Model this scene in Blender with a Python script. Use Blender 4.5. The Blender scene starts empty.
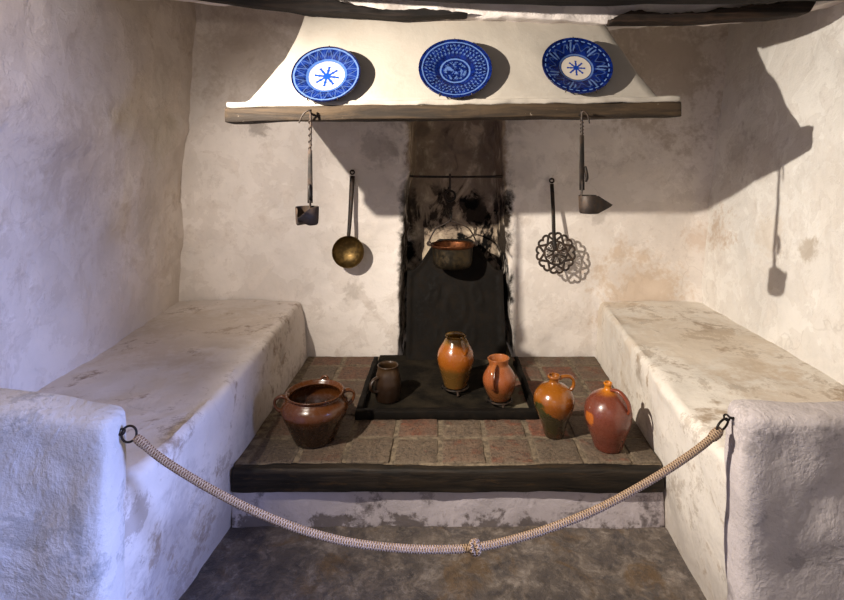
import bpy, bmesh, math, random
from mathutils import Vector, Matrix, noise as mn
random.seed(7)
S = 1.18                      # all coordinates below are in layout units; S turns them into metres
PI = math.pi
COL = bpy.context.scene.collection
ROOT = {}

# ------------------------------------------------------------------ helpers
def V(*a): return Vector(a)
def lerp(a, b, t): return a + (b - a) * t
def clamp(x, a=0.0, b=1.0): return max(a, min(b, x))
def sstep(a, b, x):
    t = clamp((x - a) / (b - a)); return t * t * (3 - 2 * t)
def interp(xs, ys, x):
    if x <= xs[0]: return ys[0]
    for i in range(len(xs) - 1):
        if x <= xs[i + 1]:
            return lerp(ys[i], ys[i + 1], (x - xs[i]) / (xs[i + 1] - xs[i]))
    return ys[-1]
def nz(p, s, seed=0.0): return mn.noise(Vector((p[0] * s + seed, p[1] * s - seed * .7, p[2] * s + seed * 1.3)))
def fbm(p, s, seed=0.0, o=4):
    v, a = 0, 1.0
    for i in range(o):
        v += a * nz(p, s, seed + i * 7.1); s *= 2.1; a *= .5
    return v

def bm_new(): return bmesh.new()

def thing(name, loc, label, cat, group=None, rot=None):
    o = bpy.data.objects.new(name, None); COL.objects.link(o)
    o.empty_display_size = .05
    o.location = Vector(loc) * S
    if rot: o.rotation_euler = rot
    tag(o, label, cat, group)
    ROOT[o.name] = (Vector(loc), rot is not None)
    return o

def tag(o, label=None, cat=None, group=None, kind=None):
    if label: o['label'] = label
    if cat: o['category'] = cat
    if group: o['group'] = group
    if kind: o['kind'] = kind
    return o

def obj(name, bm, mat, parent=None, loc=None, local=False, smooth=True, sharp=None):
    """link bm as one mesh object; vertices are given in world layout units (or locally)."""
    base = Vector((0, 0, 0))
    if parent is not None:
        r = parent
        while r.parent: r = r.parent
        base = ROOT[r.name][0]
        if ROOT[r.name][1]: local = True
    elif loc is not None: base = Vector(loc)
    off = Vector((0, 0, 0)) if local else base
    for v in bm.verts: v.co = (v.co - off) * S
    bmesh.ops.recalc_face_normals(bm, faces=bm.faces)
    me = bpy.data.meshes.new(name); bm.to_mesh(me); bm.free()
    if smooth:
        for p in me.polygons: p.use_smooth = True
        if sharp:
            me.set_sharp_from_angle(angle=math.radians(sharp))
    me.materials.append(mat)
    o = bpy.data.objects.new(name, me); COL.objects.link(o)
    if parent is not None: o.parent = parent
    else:
        o.location = base * S
        ROOT[o.name] = (base, False)
    return o

def grid(bm, fn, nu, nv, flip=False):
    vs = [[bm.verts.new(fn(i / nu, j / nv)) for j in range(nv + 1)] for i in range(nu + 1)]
    for i in range(nu):
        for j in range(nv):
            bm.faces.new((vs[i][j], vs[i + 1][j], vs[i + 1][j + 1], vs[i][j + 1]))
    return vs

def loft(bm, rings, closed=True, cap=True):
    vs = [[bm.verts.new(p) for p in r] for r in rings]
    n = len(vs[0])
    for a, b in zip(vs[:-1], vs[1:]):
        for i in range(n if closed else n - 1):
            k = (i + 1) % n
            bm.faces.new((a[i], a[k], b[k], b[i]))
    if cap and closed:
        bm.faces.new(vs[0]); bm.faces.new(vs[-1])
    return vs

def rbox(bm, lo, hi, r=.02, res=.03, fn=None):
    """box with rounded edges on a fine grid, fn deforms points"""
    lo, hi = Vector(lo), Vector(hi)
    n = [max(2, int(round((hi[k] - lo[k]) / res))) for k in range(3)]
    ticks = []
    for k in range(3):
        t = [lerp(lo[k], hi[k], i / n[k]) for i in range(n[k] + 1)]
        L = hi[k] - lo[k]
        if r > 0 and L > 2.2 * r:
            t = [lo[k], lo[k] + r * .3, lo[k] + r * .65] + [x for x in t if lo[k] + r * .99 < x < hi[k] - r * .99] + [hi[k] - r * .65, hi[k] - r * .3, hi[k]]
        ticks.append(t)
    cache = {}
    def vert(i, j, k):
        key = (i, j, k)
        if key in cache: return cache[key]
        p = Vector((ticks[0][i], ticks[1][j], ticks[2][k]))
        q = Vector([clamp(p[a], lo[a] + min(r, (hi[a] - lo[a]) / 2), hi[a] - min(r, (hi[a] - lo[a]) / 2)) for a in range(3)])
        d = p - q
        if d.length > 1e-9 and r > 0: p = q + d.normalized() * min(r, (hi - lo).length)
        if fn: p = fn(p)
        cache[key] = bm.verts.new(p); return cache[key]
    N = [len(t) - 1 for t in ticks]
    for a, b, c in ((0, 1, 2), (1, 2, 0), (0, 2, 1)):
        for end in (0, N[c]):
            for i in range(N[a]):
                for j in range(N[b]):
                    ids = []
                    for (u, w) in ((i, j), (i + 1, j), (i + 1, j + 1), (i, j + 1)):
                        q = [0, 0, 0]; q[a] = u; q[b] = w; q[c] = end; ids.append(vert(*q))
                    if len(set(ids)) == 4: bm.faces.new(ids)

def smooth_path(pts, n=8):
    P = [Vector(p) for p in pts]; out = []
    for i in range(len(P) - 1):
        p0 = P[max(i - 1, 0)]; p1 = P[i]; p2 = P[i + 1]; p3 = P[min(i + 2, len(P) - 1)]
        for k in range(n):
            t = k / n
            out.append(.5 * ((2 * p1) + (p2 - p0) * t + (2 * p0 - 5 * p1 + 4 * p2 - p3) * t * t + (3 * p1 - p0 - 3 * p2 + p3) * t ** 3))
    out.append(P[-1]); return out

def tube(bm, pts, rad, seg=10, closed=False, flat=1.0, cap=True, up=None):
    """tube along pts; rad number or fn(t); flat squeezes one axis; uv = (length, angle)"""
    pts = [Vector(p) for p in pts]; n = len(pts)
    uvl = bm.loops.layers.uv.verify()
    rings = []; L = [0]
    prev = None
    for i, p in enumerate(pts):
        if closed: t = pts[(i + 1) % n] - pts[i - 1]
        else: t = pts[min(i + 1, n - 1)] - pts[max(i - 1, 0)]
        t.normalize()
        if i: L.append(L[-1] + (pts[i] - pts[i - 1]).length)
        if prev is None:
            a = Vector(up) if up else (Vector((0, 0, 1)) if abs(t.z) < .8 else Vector((0, 1, 0)))
            x = a - t * a.dot(t)
        else: x = prev - t * prev.dot(t)
        x.normalize(); prev = x; y = t.cross(x)
        r = rad(i / max(1, n - 1)) if callable(rad) else rad
        rings.append([bm.verts.new(p + x * math.cos(2 * PI * k / seg) * r + y * math.sin(2 * PI * k / seg) * r * flat) for k in range(seg)])
    rng = range(n if closed else n - 1)
    for i in rng:
        a, b = rings[i], rings[(i + 1) % n]
        for k in range(seg):
            k2 = (k + 1) % seg
            f = bm.faces.new((a[k], a[k2], b[k2], b[k]))
            l0 = L[i]; l1 = L[i + 1] if i + 1 < n else L[i] + .01
            for lp, uv in zip(f.loops, ((l0, k / seg), (l0, (k + 1) / seg), (l1, (k + 1) / seg), (l1, k / seg))): lp[uvl].uv = uv
    if cap and not closed:
        bm.faces.new(rings[0]); bm.faces.new(rings[-1])

def lathe(bm, prof, c=(0, 0, 0), seg=48, fn=None):
    c = Vector(c); rings = []
    for r, z in prof:
        if r < 1e-6:
            p = Vector((0, 0, z)); p = fn(p) if fn else p
            rings.append([bm.verts.new(p + c)])
        else:
            ring = []
            for k in range(seg):
                a = 2 * PI * k / seg
                p = Vector((r * math.cos(a), r * math.sin(a), z)); p = fn(p) if fn else p
                ring.append(bm.verts.new(p + c))
            rings.append(ring)
    for a, b in zip(rings[:-1], rings[1:]):
        for k in range(seg):
            k2 = (k + 1) % seg
            if len(a) == 1 and len(b) == 1: continue
            if len(a) == 1: bm.faces.new((a[0], b[k], b[k2]))
            elif len(b) == 1: bm.faces.new((a[k], a[k2], b[0]))
            else: bm.faces.new((a[k], a[k2], b[k2], b[k]))

def prof_smooth(pts, n=6):
    return [(max(p.x, 0), p.y) for p in [Vector((q.x, q.y, 0)) for q in smooth_path([(r, z, 0) for r, z in pts], n)]]

def ring_pts(c, r, n=24, ax=(1, 0, 0), ay=(0, 0, 1), ry=None):
    c = Vector(c); ax = Vector(ax); ay = Vector(ay); ry = ry or r
    return [c + ax * r * math.cos(2 * PI * k / n) + ay * ry * math.sin(2 * PI * k / n) for k in range(n)]

# ------------------------------------------------------------------ node helpers
def lin(c):
    return tuple((x / 12.92 if x <= .04045 else ((x + .055) / 1.055) ** 2.4) for x in [v / 255 for v in c]) + (1.0,)

class E:                                     # wraps a socket with arithmetic
    def __init__(s, nb, sock): s.nb, s.s = nb, sock
    def __add__(s, o): return s.nb.m('ADD', s, o)
    def __radd__(s, o): return s.nb.m('ADD', o, s)
    def __sub__(s, o): return s.nb.m('SUBTRACT', s, o)
    def __rsub__(s, o): return s.nb.m('SUBTRACT', o, s)
    def __mul__(s, o): return s.nb.m('MULTIPLY', s, o)
    __rmul__ = __mul__
    def __truediv__(s, o): return s.nb.m('DIVIDE', s, o)

class NB:
    def __init__(s, name):
        s.mat = bpy.data.materials.new(name); s.mat.use_nodes = True
        s.t = s.mat.node_tree; s.n = s.t.nodes; s.n.clear()
        s.out = s.n.new('ShaderNodeOutputMaterial'); s.b = s.n.new('ShaderNodeBsdfPrincipled')
        s.t.links.new(s.b.outputs[0], s.out.inputs[0])
    def put(s, inp, v):
        if isinstance(v, E): s.t.links.new(v.s, inp)
        elif isinstance(v, (tuple, list)) and len(v) == 3 and inp.type == 'RGBA': inp.default_value = (*v, 1)
        else: inp.default_value = v
    def set(s, **k):
        for a, v in k.items(): s.put(s.b.inputs[a.replace('_', ' ')], v)
    def m(s, op, a, b=0.0, c=0.0):
        n = s.n.new('ShaderNodeMath'); n.operation = op
        s.put(n.inputs[0], a); s.put(n.inputs[1], b); s.put(n.inputs[2], c); return E(s, n.outputs[0])
    def pos(s):                              # world position in layout units
        g = s.n.new('ShaderNodeNewGeometry'); v = s.n.new('ShaderNodeVectorMath'); v.operation = 'SCALE'
        s.t.links.new(g.outputs['Position'], v.inputs[0]); v.inputs['Scale'].default_value = 1 / S; return E(s, v.outputs[0])
    def obj(s):                              # object coordinates in layout units
        g = s.n.new('ShaderNodeTexCoord'); v = s.n.new('ShaderNodeVectorMath'); v.operation = 'SCALE'
        s.t.links.new(g.outputs['Object'], v.inputs[0]); v.inputs['Scale'].default_value = 1 / S; return E(s, v.outputs[0])
    def uv(s): return E(s, s.n.new('ShaderNodeTexCoord').outputs['UV'])
    def xyz(s, v):
        n = s.n.new('ShaderNodeSeparateXYZ'); s.put(n.inputs[0], v); return [E(s, o) for o in n.outputs]
    def comb(s, x, y, z):
        n = s.n.new('ShaderNodeCombineXYZ')
        for i, a in zip(n.inputs, (x, y, z)): s.put(i, a)
        return E(s, n.outputs[0])
    def vm(s, op, a, b=(0, 0, 0), scale=None):
        n = s.n.new('ShaderNodeVectorMath'); n.operation = op; s.put(n.inputs[0], a)
        if scale is None: s.put(n.inputs[1], b)
        else: s.put(n.inputs['Scale'], scale)
        return E(s, n.outputs['Value'] if op in ('LENGTH', 'DISTANCE', 'DOT_PRODUCT') else n.outputs[0])
    def noise(s, vec, scale, detail=4, rough=.55, dist=0.0, color=False):
        n = s.n.new('ShaderNodeTexNoise'); s.put(n.inputs['Vector'], vec)
        n.inputs['Scale'].default_value = scale; n.inputs['Detail'].default_value = detail
        n.inputs['Roughness'].default_value = rough; n.inputs['Distortion'].default_value = dist
        return E(s, n.outputs[1 if color else 0])
    def voro(s, vec, scale, feature='F1', out='Distance', rnd=1.0):
        n = s.n.new('ShaderNodeTexVoronoi'); n.feature = feature; s.put(n.inputs['Vector'], vec)
        n.inputs['Scale'].default_value = scale; n.inputs['Randomness'].default_value = rnd
        return E(s, n.outputs[out])
    def white(s, vec):
        n = s.n.new('ShaderNodeTexWhiteNoise'); s.put(n.inputs['Vector'], vec); return E(s, n.outputs['Value'])
    def ss(s, v, a, b, lo=0.0, hi=1.0):      # smoothstep map
        n = s.n.new('ShaderNodeMapRange'); n.interpolation_type = 'SMOOTHSTEP'
        if a > b: a, b, lo, hi = b, a, hi, lo
        for i, x in zip(n.inputs[:5], (v, a, b, lo, hi)): s.put(i, x)
        return E(s, n.outputs[0])
    def mix(s, f, a, b):
        n = s.n.new('ShaderNodeMix'); n.data_type = 'RGBA'
        s.put(n.inputs[0], f); s.put(n.inputs[6], a); s.put(n.inputs[7], b); return E(s, n.outputs[2])
    def ramp(s, f, stops):
        n = s.n.new('ShaderNodeValToRGB'); s.put(n.inputs[0], f); e = n.color_ramp.elements
        while len(e) < len(stops): e.new(.5)
        for q, (p, c) in zip(e, stops): q.position = p; q.color = c
        return E(s, n.outputs[0])
    def bump(s, h, strength=.5, dist=.01, prev=None):
        n = s.n.new('ShaderNodeBump'); n.inputs['Strength'].default_value = strength; n.inputs['Distance'].default_value = dist
        s.put(n.inputs['Height'], h)
        if prev: s.put(n.inputs['Normal'], prev)
        return E(s, n.outputs[0])

# ------------------------------------------------------------------ materials
def plaster(name, base, stains=(), flk=.025, wear=.25, wearcol=(150, 130, 112), rough_amt=1.0, low=None, soot=False, cracks=.25, streak=0.0):
    """old limewash: cloudy tint, worn patches, cracks, named stains [(xyz, radius, strength, colour)]"""
    b = NB(name); P = b.pos(); x, y, z = b.xyz(P)
    big = b.noise(P, 2.3, 5, .6); mid = b.noise(P, 7, 6, .62, .4); fine = b.noise(P, 38, 6, .65); grit = b.noise(P, 150, 3, .6)
    c0 = lin(base); c1 = tuple(v * .86 for v in c0[:3]) + (1,); cw = (min(1, c0[0] * 1.07), min(1, c0[1] * 1.06), min(1, c0[2] * 1.05), 1)
    col = b.mix(b.ss(big, .36, .62), c1, c0)
    col = b.mix(b.ss(mid, .5, .72) * .6, col, cw)
    w = b.ss(mid * .55 + big * .25 + fine * .22, .55, .64) * wear
    col = b.mix(w, col, lin(wearcol))
    col = b.mix(b.ss(fine, .58, .75) * .16, col, tuple(v * .5 for v in c0[:3]) + (1,))
    w2 = b.ss(b.noise(P, 5.5, 7, .72, .3) * .7 + grit * .12 + big * .2, .555, .60) * (wear * .55)
    col = b.mix(w2, col, lin(tuple(int(v * .92) for v in wearcol)))
    for (c, r, st, sc) in stains:
        d = b.vm('DISTANCE', P, c) + (mid - .5) * (r * 2.6) + (fine - .5) * (r * 1.6)
        col = b.mix(b.ss(d, r, r * .25) * (st * .62), col, lin(sc))
    if low:                                   # damp, worn-through zone near the ground
        z0, z1, amt, lc = low
        q = b.ss(z + (mid - .5) * .5 + (fine - .5) * .22, z1, z0) * amt
        col = b.mix(q, col, lin(lc))
    if soot:                                  # smoke-blackened flue strip
        sx = b.noise(b.vm('MULTIPLY', P, (1, 1, .65)), 9, 6, .65, .6)
        edge = (mid - .5) * .10 + (fine - .5) * .05
        a = b.ss(x + edge, -.20, -.165) * b.ss(x + edge, .375, .345)
        a = a * b.ss(z, .15, .22)
        inside = b.ramp(sx, [(.28, lin((70, 60, 52))), (.42, lin((152, 134, 117))), (.54, lin((166, 148, 128))), (.66, lin((222, 204, 176)))])
        dark = b.ss(z + (mid - .5) * .45, 1.16, 1.0)
        inside = b.mix(dark * b.ss(sx, .52, .43), inside, lin((12, 10, 9)))
        col = b.mix(a, col, inside)
        ed = b.ss(b.m('ABSOLUTE', x + .185 + edge), .05, .012)
        ed2 = b.ss(b.m('ABSOLUTE', x - .362 + edge), .045, .012)
        lowz = b.ss(z + (mid - .5) * .3, 1.28, 1.0)
        col = b.mix((ed + ed2) * lowz * b.ss(sx, .66, .5), col, lin((14, 12, 10)))
        halo = (b.ss(x + (mid - .5) * .25, -.42, -.2) * b.ss(x + (mid - .5) * .25, .55, .36)) * b.ss(z + (big - .5) * .6, .95, 1.35) * b.ss(mid, .42, .62)
        col = b.mix(halo * .55, col, lin((92, 82, 76)))
    if cracks:
        wv = b.vm('ADD', P, b.vm('SCALE', b.noise(P, 3, 4, .6, color=True), scale=.45))
        cr = b.voro(wv, 2.1, 'DISTANCE_TO_EDGE')
        cm = b.ss(cr, .012, .003) * b.ss(b.noise(P, 1.7, 3), .5, .62)
        col = b.mix(cm * (cracks * .5), col, lin((105, 86, 70)))
    flake = b.ss(b.noise(P, 3.4, 6, .6, .5), .50, .515) * .5 + b.ss(mid, .52, .545) * .5
    if flk > .03: col = b.mix(b.ss(flake, .2, .6) * .13, col, lin(wearcol))
    h = big * .6 + mid * .45 + fine * .13 + grit * .03 + flake * flk
    b.set(Base_Color=col, Roughness=.92, Specular_IOR_Level=.15, Normal=b.bump(h, .55 * rough_amt, .03))
    return b.mat

def m_wood(name, dark, light, axis=0, rough=.75, chips=0.0, worn=None):
    b = NB(name); P = b.pos()
    sc = [18, 18, 18]; sc[axis] = 1.6
    g = b.noise(b.vm('MULTIPLY', P, tuple(sc)), 2.2, 6, .65, .5); n2 = b.noise(P, 9, 5, .6)
    col = b.mix(b.ss(g, .36, .66), lin(dark), lin(light))
    col = b.mix(b.ss(n2, .55, .72) * .5, col, lin(tuple(int(v * .6) for v in dark)))
    if chips: col = b.mix(b.ss(b.noise(P, 30, 5, .7), .66, .70) * chips, col, lin((190, 175, 155)))
    if worn:
        col = b.mix(b.ss(b.noise(b.vm('MULTIPLY', P, (3, 8, 14)), 3, 5, .7), .56, .68) * .7, col, lin(worn))
    b.set(Base_Color=col, Roughness=rough, Specular_IOR_Level=.3, Normal=b.bump(g * .8 + n2 * .5, .6, .012))
    return b.mat

def m_iron(name, c1=(34, 30, 27), c2=(82, 62, 48), rough=.55, metal=.6, rust=.5, spec=.5):
    b = NB(name); P = b.obj(); n = b.noise(P, 45, 5, .65); n2 = b.noise(P, 12, 4)
    col = b.mix(b.ss(n * .6 + n2 * .4, .45, .62) * rust, lin(c1), lin(c2))
    b.set(Base_Color=col, Roughness=b.ss(n, .3, .7, rough - .12, rough + .15), Metallic=metal, Specular_IOR_Level=spec, Normal=b.bump(n, .35, .004))
    return b.mat

def m_glaze(name, top, mid, bottom, z0, z1, spots=(70, 38, 12), spot_amt=.4, rough=.16, patch=None, coat=.6, dn=.06):
    """salt and lead glazes: colour changes with the dip lines, brushed turning rings"""
    b = NB(name); P = b.obj(); x, y, z = b.xyz(P)
    n = b.noise(P, 16, 5, .6, .3); f = b.noise(P, 60, 4, .6)
    zz = z + (n - .5) * dn
    col = b.mix(b.ss(zz, z0 - .012, z0 + .03), lin(bottom), lin(mid))
    col = b.mix(b.ss(zz, z1 - .012, z1 + .012), col, lin(top))
    col = b.mix(b.ss(n * .7 + f * .3, .54, .66) * spot_amt, col, lin(spots))
    if patch:
        for (c, r, pc) in patch:
            d = b.vm('DISTANCE', P, c) + (n - .5) * r * 2.6 + (f - .5) * r
            col = b.mix(b.ss(d, r, r * .7), col, lin(pc))
    turn = b.m('SINE', z * 520.0) * .5 + b.m('SINE', z * 190.0)
    b.set(Base_Color=col, Roughness=b.ss(f, .3, .75, rough, rough + .22), Specular_IOR_Level=.5, Coat_Weight=coat, Coat_Roughness=.08,
          Normal=b.bump(turn * .05 + n * .35, .3, .006))
    return b.mat

def m_plate(kind, R):
    b = NB('glazed_plate_' + kind); P = b.obj(); x, y, z = b.xyz(P)
    wob = b.noise(P, 40, 3) - .5
    r = b.m('SQRT', x * x + y * y) / R + wob * .035
    th = b.m('ARCTAN2', y, x)
    white = lin((178, 169, 158)); blue = lin((12, 37, 104)); deep = lin((6, 15, 56)); pale = lin((96, 122, 166))
    n = b.noise(P, 55, 4, .6)
    def ringm(c, w): return b.ss(b.m('ABSOLUTE', r - c), w, w * .55)
    def wave(k, ph=0.0): return b.m('COSINE', th * k + ph)
    if kind == 'star':
        col = b.mix(b.ss(n, .4, .65), blue, deep)
        # band of leaves: light veins radiating in pairs
        v = b.m('ABSOLUTE', b.m('SINE', th * 9.0 + r * 5.0)); v2 = b.m('ABSOLUTE', b.m('SINE', th * 9.0 - r * 5.0))
        vein = b.ss(b.m('MINIMUM', v, v2), (.22), .08)
        lf = b.ss(b.m('ABSOLUTE', b.m('SINE', th * 36.0)), .45, .2) * b.ss(b.m('ABSOLUTE', r - .74), .12, .07) * .7
        col = b.mix(b.m('MAXIMUM', vein, lf) * .32, col, pale)
        col = b.mix(ringm(.93, .028) * .8, col, pale); col = b.mix(b.ss(r, .955, .965), col, deep)
        col = b.mix(ringm(.56, .05) * .8, col, lin((66, 98, 156)))
        col = b.mix(b.ss(r, .53, .515), col, white)
        arm = b.ss(b.m('ABSOLUTE', b.m('SINE', th * 4.0 + .5)) * r, .15, .09) * b.ss(r, .38, .35)
        pet = b.ss(b.m('ABSOLUTE', b.m('SINE', th * 4.0 + .5)), .92, .6) * b.ss(r, .28, .23)
        dots = b.ss(b.m('ABSOLUTE', r - .33), .05, .03) * b.ss(wave(8, 1.0), .45, .7)
        st = b.m('MAXIMUM', b.m('MAXIMUM', arm, pet), dots)
        col = b.mix(st, col, lin((20, 62, 150)))
    elif kind == 'rings':
        col = b.mix(b.ss(n, .35, .7), deep, lin((11, 34, 102)))
        lt = lin((104, 134, 186))
        def dashes(rc, w, k, ph): return b.ss(b.m('ABSOLUTE', r - rc), w, w * .5) * b.ss(wave(k, ph), .45, .8)
        d = dashes(.80, .035, 44, 0); d = b.m('MAXIMUM', d, dashes(.70, .035, 40, 1.5)); d = b.m('MAXIMUM', d, dashes(.60, .035, 34, .4))
        d = b.m('MAXIMUM', d, b.ss(b.m('ABSOLUTE', r - .70), .16, .15) * b.ss(b.m('ABSOLUTE', b.m('SINE', th * 17.0 + b.m('SINE', r * 40.0))), .16, .06))
        col = b.mix(d * .5, col, lt)
        for rc, w in ((.90, .022), (.40, .028)): col = b.mix(ringm(rc, w) * .65, col, lt)
        inn = b.ss(r, .33, .30) * b.ss(b.noise(P, 75, 3, .6, .8), .50, .56)
        col = b.mix(inn * .5, col, lt)
    else:
        col = b.mix(b.ss(n, .35, .7), deep, lin((11, 33, 98)))
        lf = b.ss(wave(7, .6) - b.m('ABSOLUTE', r - .70) * 4.5, .15, .35)
        ve = b.ss(b.m('SINE', th * 40.0 + r * 12.0), .0, .5)
        col = b.mix(lf * ve * .6, col, pale)
        tw = b.ss(b.m('ABSOLUTE', r - .70 - b.m('SINE', th * 14.0) * .10), .03, .015)
        col = b.mix(tw * .22, col, pale)
        col = b.mix(ringm(.90, .02) * b.ss(wave(30), -.5, .1), col, pale)
        col = b.mix(ringm(.47, .03) * .5, col, pale)
        col = b.mix(b.ss(r, .43, .415), col, white)
        arm = b.ss(b.m('ABSOLUTE', b.m('SINE', th * 4.0 + .2)) * r, .11, .06) * b.ss(r, .28, .25)
        pet = b.ss(b.m('ABSOLUTE', b.m('SINE', th * 4.0 + .2)), .92, .6) * b.ss(r, .19, .15)
        dots = b.ss(b.m('ABSOLUTE', r - .235), .04, .02) * b.ss(wave(8, .4), .4, .7)
        col = b.mix(b.m('MAXIMUM', b.m('MAXIMUM', arm, pet), dots), col, lin((18, 52, 130)))
    b.set(Base_Color=col, Roughness=.22, Specular_IOR_Level=.5, Coat_Weight=.35, Coat_Roughness=.12)
    return b.mat

OCH = (176, 140, 98); GRY = (128, 118, 110); BRN = (104, 82, 62)
M = {}
M['wall_l'] = plaster('limewash_left', (222, 211, 200), [((-1.31, 1.9, 1.25), .28, .45, (150, 128, 104)), ((-1.33, 2.4, .98), .20, .4, (150, 138, 118)), ((-1.36, 2.5, 1.42), .20, .35, (158, 150, 118)),
                                               ((-1.35, 2.1, .95), .14, .25, (150, 128, 108))], wear=.32, wearcol=(160, 140, 118), flk=.12)
M['wall_b'] = plaster('limewash_back', (236, 227, 218), [((-1.05, 2.83, 1.85), .34, .5, (150, 124, 96)), ((-1.0, 2.83, 1.45), .06, .8, (90, 76, 64)), ((-.47, 2.83, .555), .07, .6, (138, 124, 110)), ((-.36, 2.83, 1.33), .12, .55, (92, 80, 72)),
                                               ((1.2, 2.83, 1.8), .5, .75, (140, 112, 76)), ((.86, 2.83, .96), .06, .6, GRY), ((1.08, 2.83, .55), .30, .75, (186, 150, 104)), ((1.42, 2.83, .85), .12, .55, (176, 132, 82)),
                                               ((.45, 2.83, 1.2), .12, .4, (120, 108, 100))], wear=.22, soot=True, flk=.05)
M['wall_r'] = plaster('limewash_right', (243, 239, 232), [((1.46, 2.65, .9), .15, .8, (176, 134, 84)), ((1.43, 2.0, .92), .07, .9, (158, 138, 112)), ((1.44, 2.25, .95), .14, .35, (190, 158, 112)), ((1.5, 2.55, 1.3), .16, .55, (138, 122, 106)),
                                               ((1.5, 2.35, 1.25), .12, .4, (170, 150, 126)), ((1.45, 1.9, 1.15), .2, .3, (190, 170, 146))], wear=.16, flk=.06)
M['ceil'] = plaster('limewash_ceiling', (196, 186, 174), wear=.3)
M['head'] = plaster('rubble_plaster', (226, 216, 210), wear=.30, wearcol=(120, 104, 94), rough_amt=1.8)
M['bench_l'] = plaster('limewash_bench_left', (218, 208, 200), [((-1.0, 2.3, .51), .45, .5, (172, 148, 116)), ((-.74, 2.4, .36), .06, .6, (110, 96, 88)), ((-.75, 1.45, .2), .22, .5, (140, 126, 124))], wear=.9, wearcol=(150, 130, 112), low=(.0, .34, .6, (120, 110, 112)))
M['bench_r'] = plaster('limewash_bench_right', (234, 226, 214), [((1.1, 2.2, .51), .5, .5, (190, 160, 120)), ((.86, 2.78, .5), .2, .5, (190, 158, 116)), ((.78, 2.05, .43), .07, .75, (128, 108, 88)), ((1.2, 1.6, .51), .35, .55, (176, 148, 116))], wear=.8, wearcol=(164, 142, 118), low=(.0, .30, .5, (134, 120, 108)))
M['pier_l'] = plaster('limewash_pier_left', (214, 208, 204), [((-1.15, 1.13, .35), .25, .35, (168, 164, 160))], wear=.8, wearcol=(152, 150, 150), rough_amt=2.0, low=(-.1, .35, .35, (138, 132, 130)))
M['pier_r'] = plaster('limewash_pier_right', (208, 198, 196), [((.95, 1.2, .3), .2, .3, (140, 134, 134)), ((1.1, 1.25, .68), .3, .4, (150, 136, 124))], wear=.75, wearcol=(150, 142, 140), rough_amt=2.0, low=(-.1, .3, .3, (138, 130, 128)))
M['hood'] = plaster('limewash_hood', (170, 162, 151), wear=.12, rough_amt=.45, cracks=.1)
M['riser'] = plaster('limewash_riser', (196, 186, 188), wear=.9, wearcol=(98, 90, 90), low=(-.03, .025, .8, (84, 74, 68)))
M['mantel'] = m_wood('mantel_oak', (37, 29, 21), (70, 55, 38), 0, .75, chips=.35)
M['timber'] = m_wood('smoked_timber', (16, 13, 12), (38, 29, 24), 0, .85)
M['timber2'] = m_wood('old_timber', (26, 19, 15), (58, 42, 31), 0, .85)
M['kerb'] = m_wood('sooty_kerb', (22, 19, 15), (50, 41, 31), 0, .6, worn=(70, 52, 32))
M['iron'] = m_iron('black_iron')
M['iron2'] = m_iron('brown_iron', (46, 37, 31), (92, 70, 52), .6, .3)
M['plate_iron'] = m_iron('cast_fireback', (19, 16, 13), (38, 31, 24), .75, .0, spec=.12)
M['brass'] = m_iron('tarnished_brass', (84, 66, 36), (122, 97, 54), .42, .85, .8)
M['copper'] = m_iron('copper_band', (92, 54, 32), (128, 78, 46), .42, .85, .8)
M['potbody'] = m_iron('sooted_pot', (52, 46, 36), (84, 70, 48), .42, .8, .6)

def m_tiles():
    b = NB('hearth_tiles'); P = b.pos(); x, y, z = b.xyz(P)
    n = b.noise(P, 14, 6, .65); f = b.noise(P, 60, 5, .7)
    cell = b.comb(b.m('FLOOR', x / .17), b.m('FLOOR', (y - 1.81) / .175), 0)
    rnd = b.white(cell)
    left0 = b.ss(x, -.1, .35)
    c = b.ramp(rnd, [(0, lin((112, 98, 82))), (.4, lin((126, 108, 90))), (.75, lin((128, 102, 84))), (1, lin((138, 92, 72)))])
    red = b.ss(n + (rnd - .5) * .22 + left0 * .05, .56, .66)
    c = b.mix(red * .7, c, lin((140, 82, 60)))
    c = b.mix(b.ss(f * .6 + n * .4, .5, .62) * .6, c, lin((84, 72, 60)))
    c = b.mix(b.ss(f, .62, .74) * .7, c, lin((176, 158, 134)))
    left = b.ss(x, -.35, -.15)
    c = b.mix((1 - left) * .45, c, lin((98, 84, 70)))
    c = b.mix(b.ss(b.noise(P, 26, 6, .7), .44, .58) * .45, c, lin((92, 82, 72)))
    c = b.mix(.14, c, lin((58, 48, 40)))
    fx = b.m('FRACT', x / .17); fy = b.m('FRACT', (y - 1.8125) / .173)
    e = b.m('MINIMUM', b.m('MINIMUM', fx, 1 - fx), b.m('MINIMUM', fy, 1 - fy)) + (b.noise(P, 32, 6, .75) - .5) * .22
    c = b.mix(b.ss(e, .11, .05) * .8, c, lin((120, 106, 88)))
    pit = b.noise(P, 85, 5, .75)
    c = b.mix(b.ss(pit, .52, .60) * .55, c, lin((52, 44, 38)))
    c = b.mix(b.ss(pit, .42, .36) * .45, c, lin((150, 134, 114)))
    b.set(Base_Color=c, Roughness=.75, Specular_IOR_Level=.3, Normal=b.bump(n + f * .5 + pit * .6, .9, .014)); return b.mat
def m_mortar():
    b = NB('lime_mortar'); P = b.pos(); f = b.noise(P, 40, 5, .7)
    c = b.mix(b.ss(f, .35, .65), lin((88, 76, 62)), lin((136, 120, 98)))
    b.set(Base_Color=c, Roughness=.95, Normal=b.bump(f, .6, .01)); return b.mat
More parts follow.
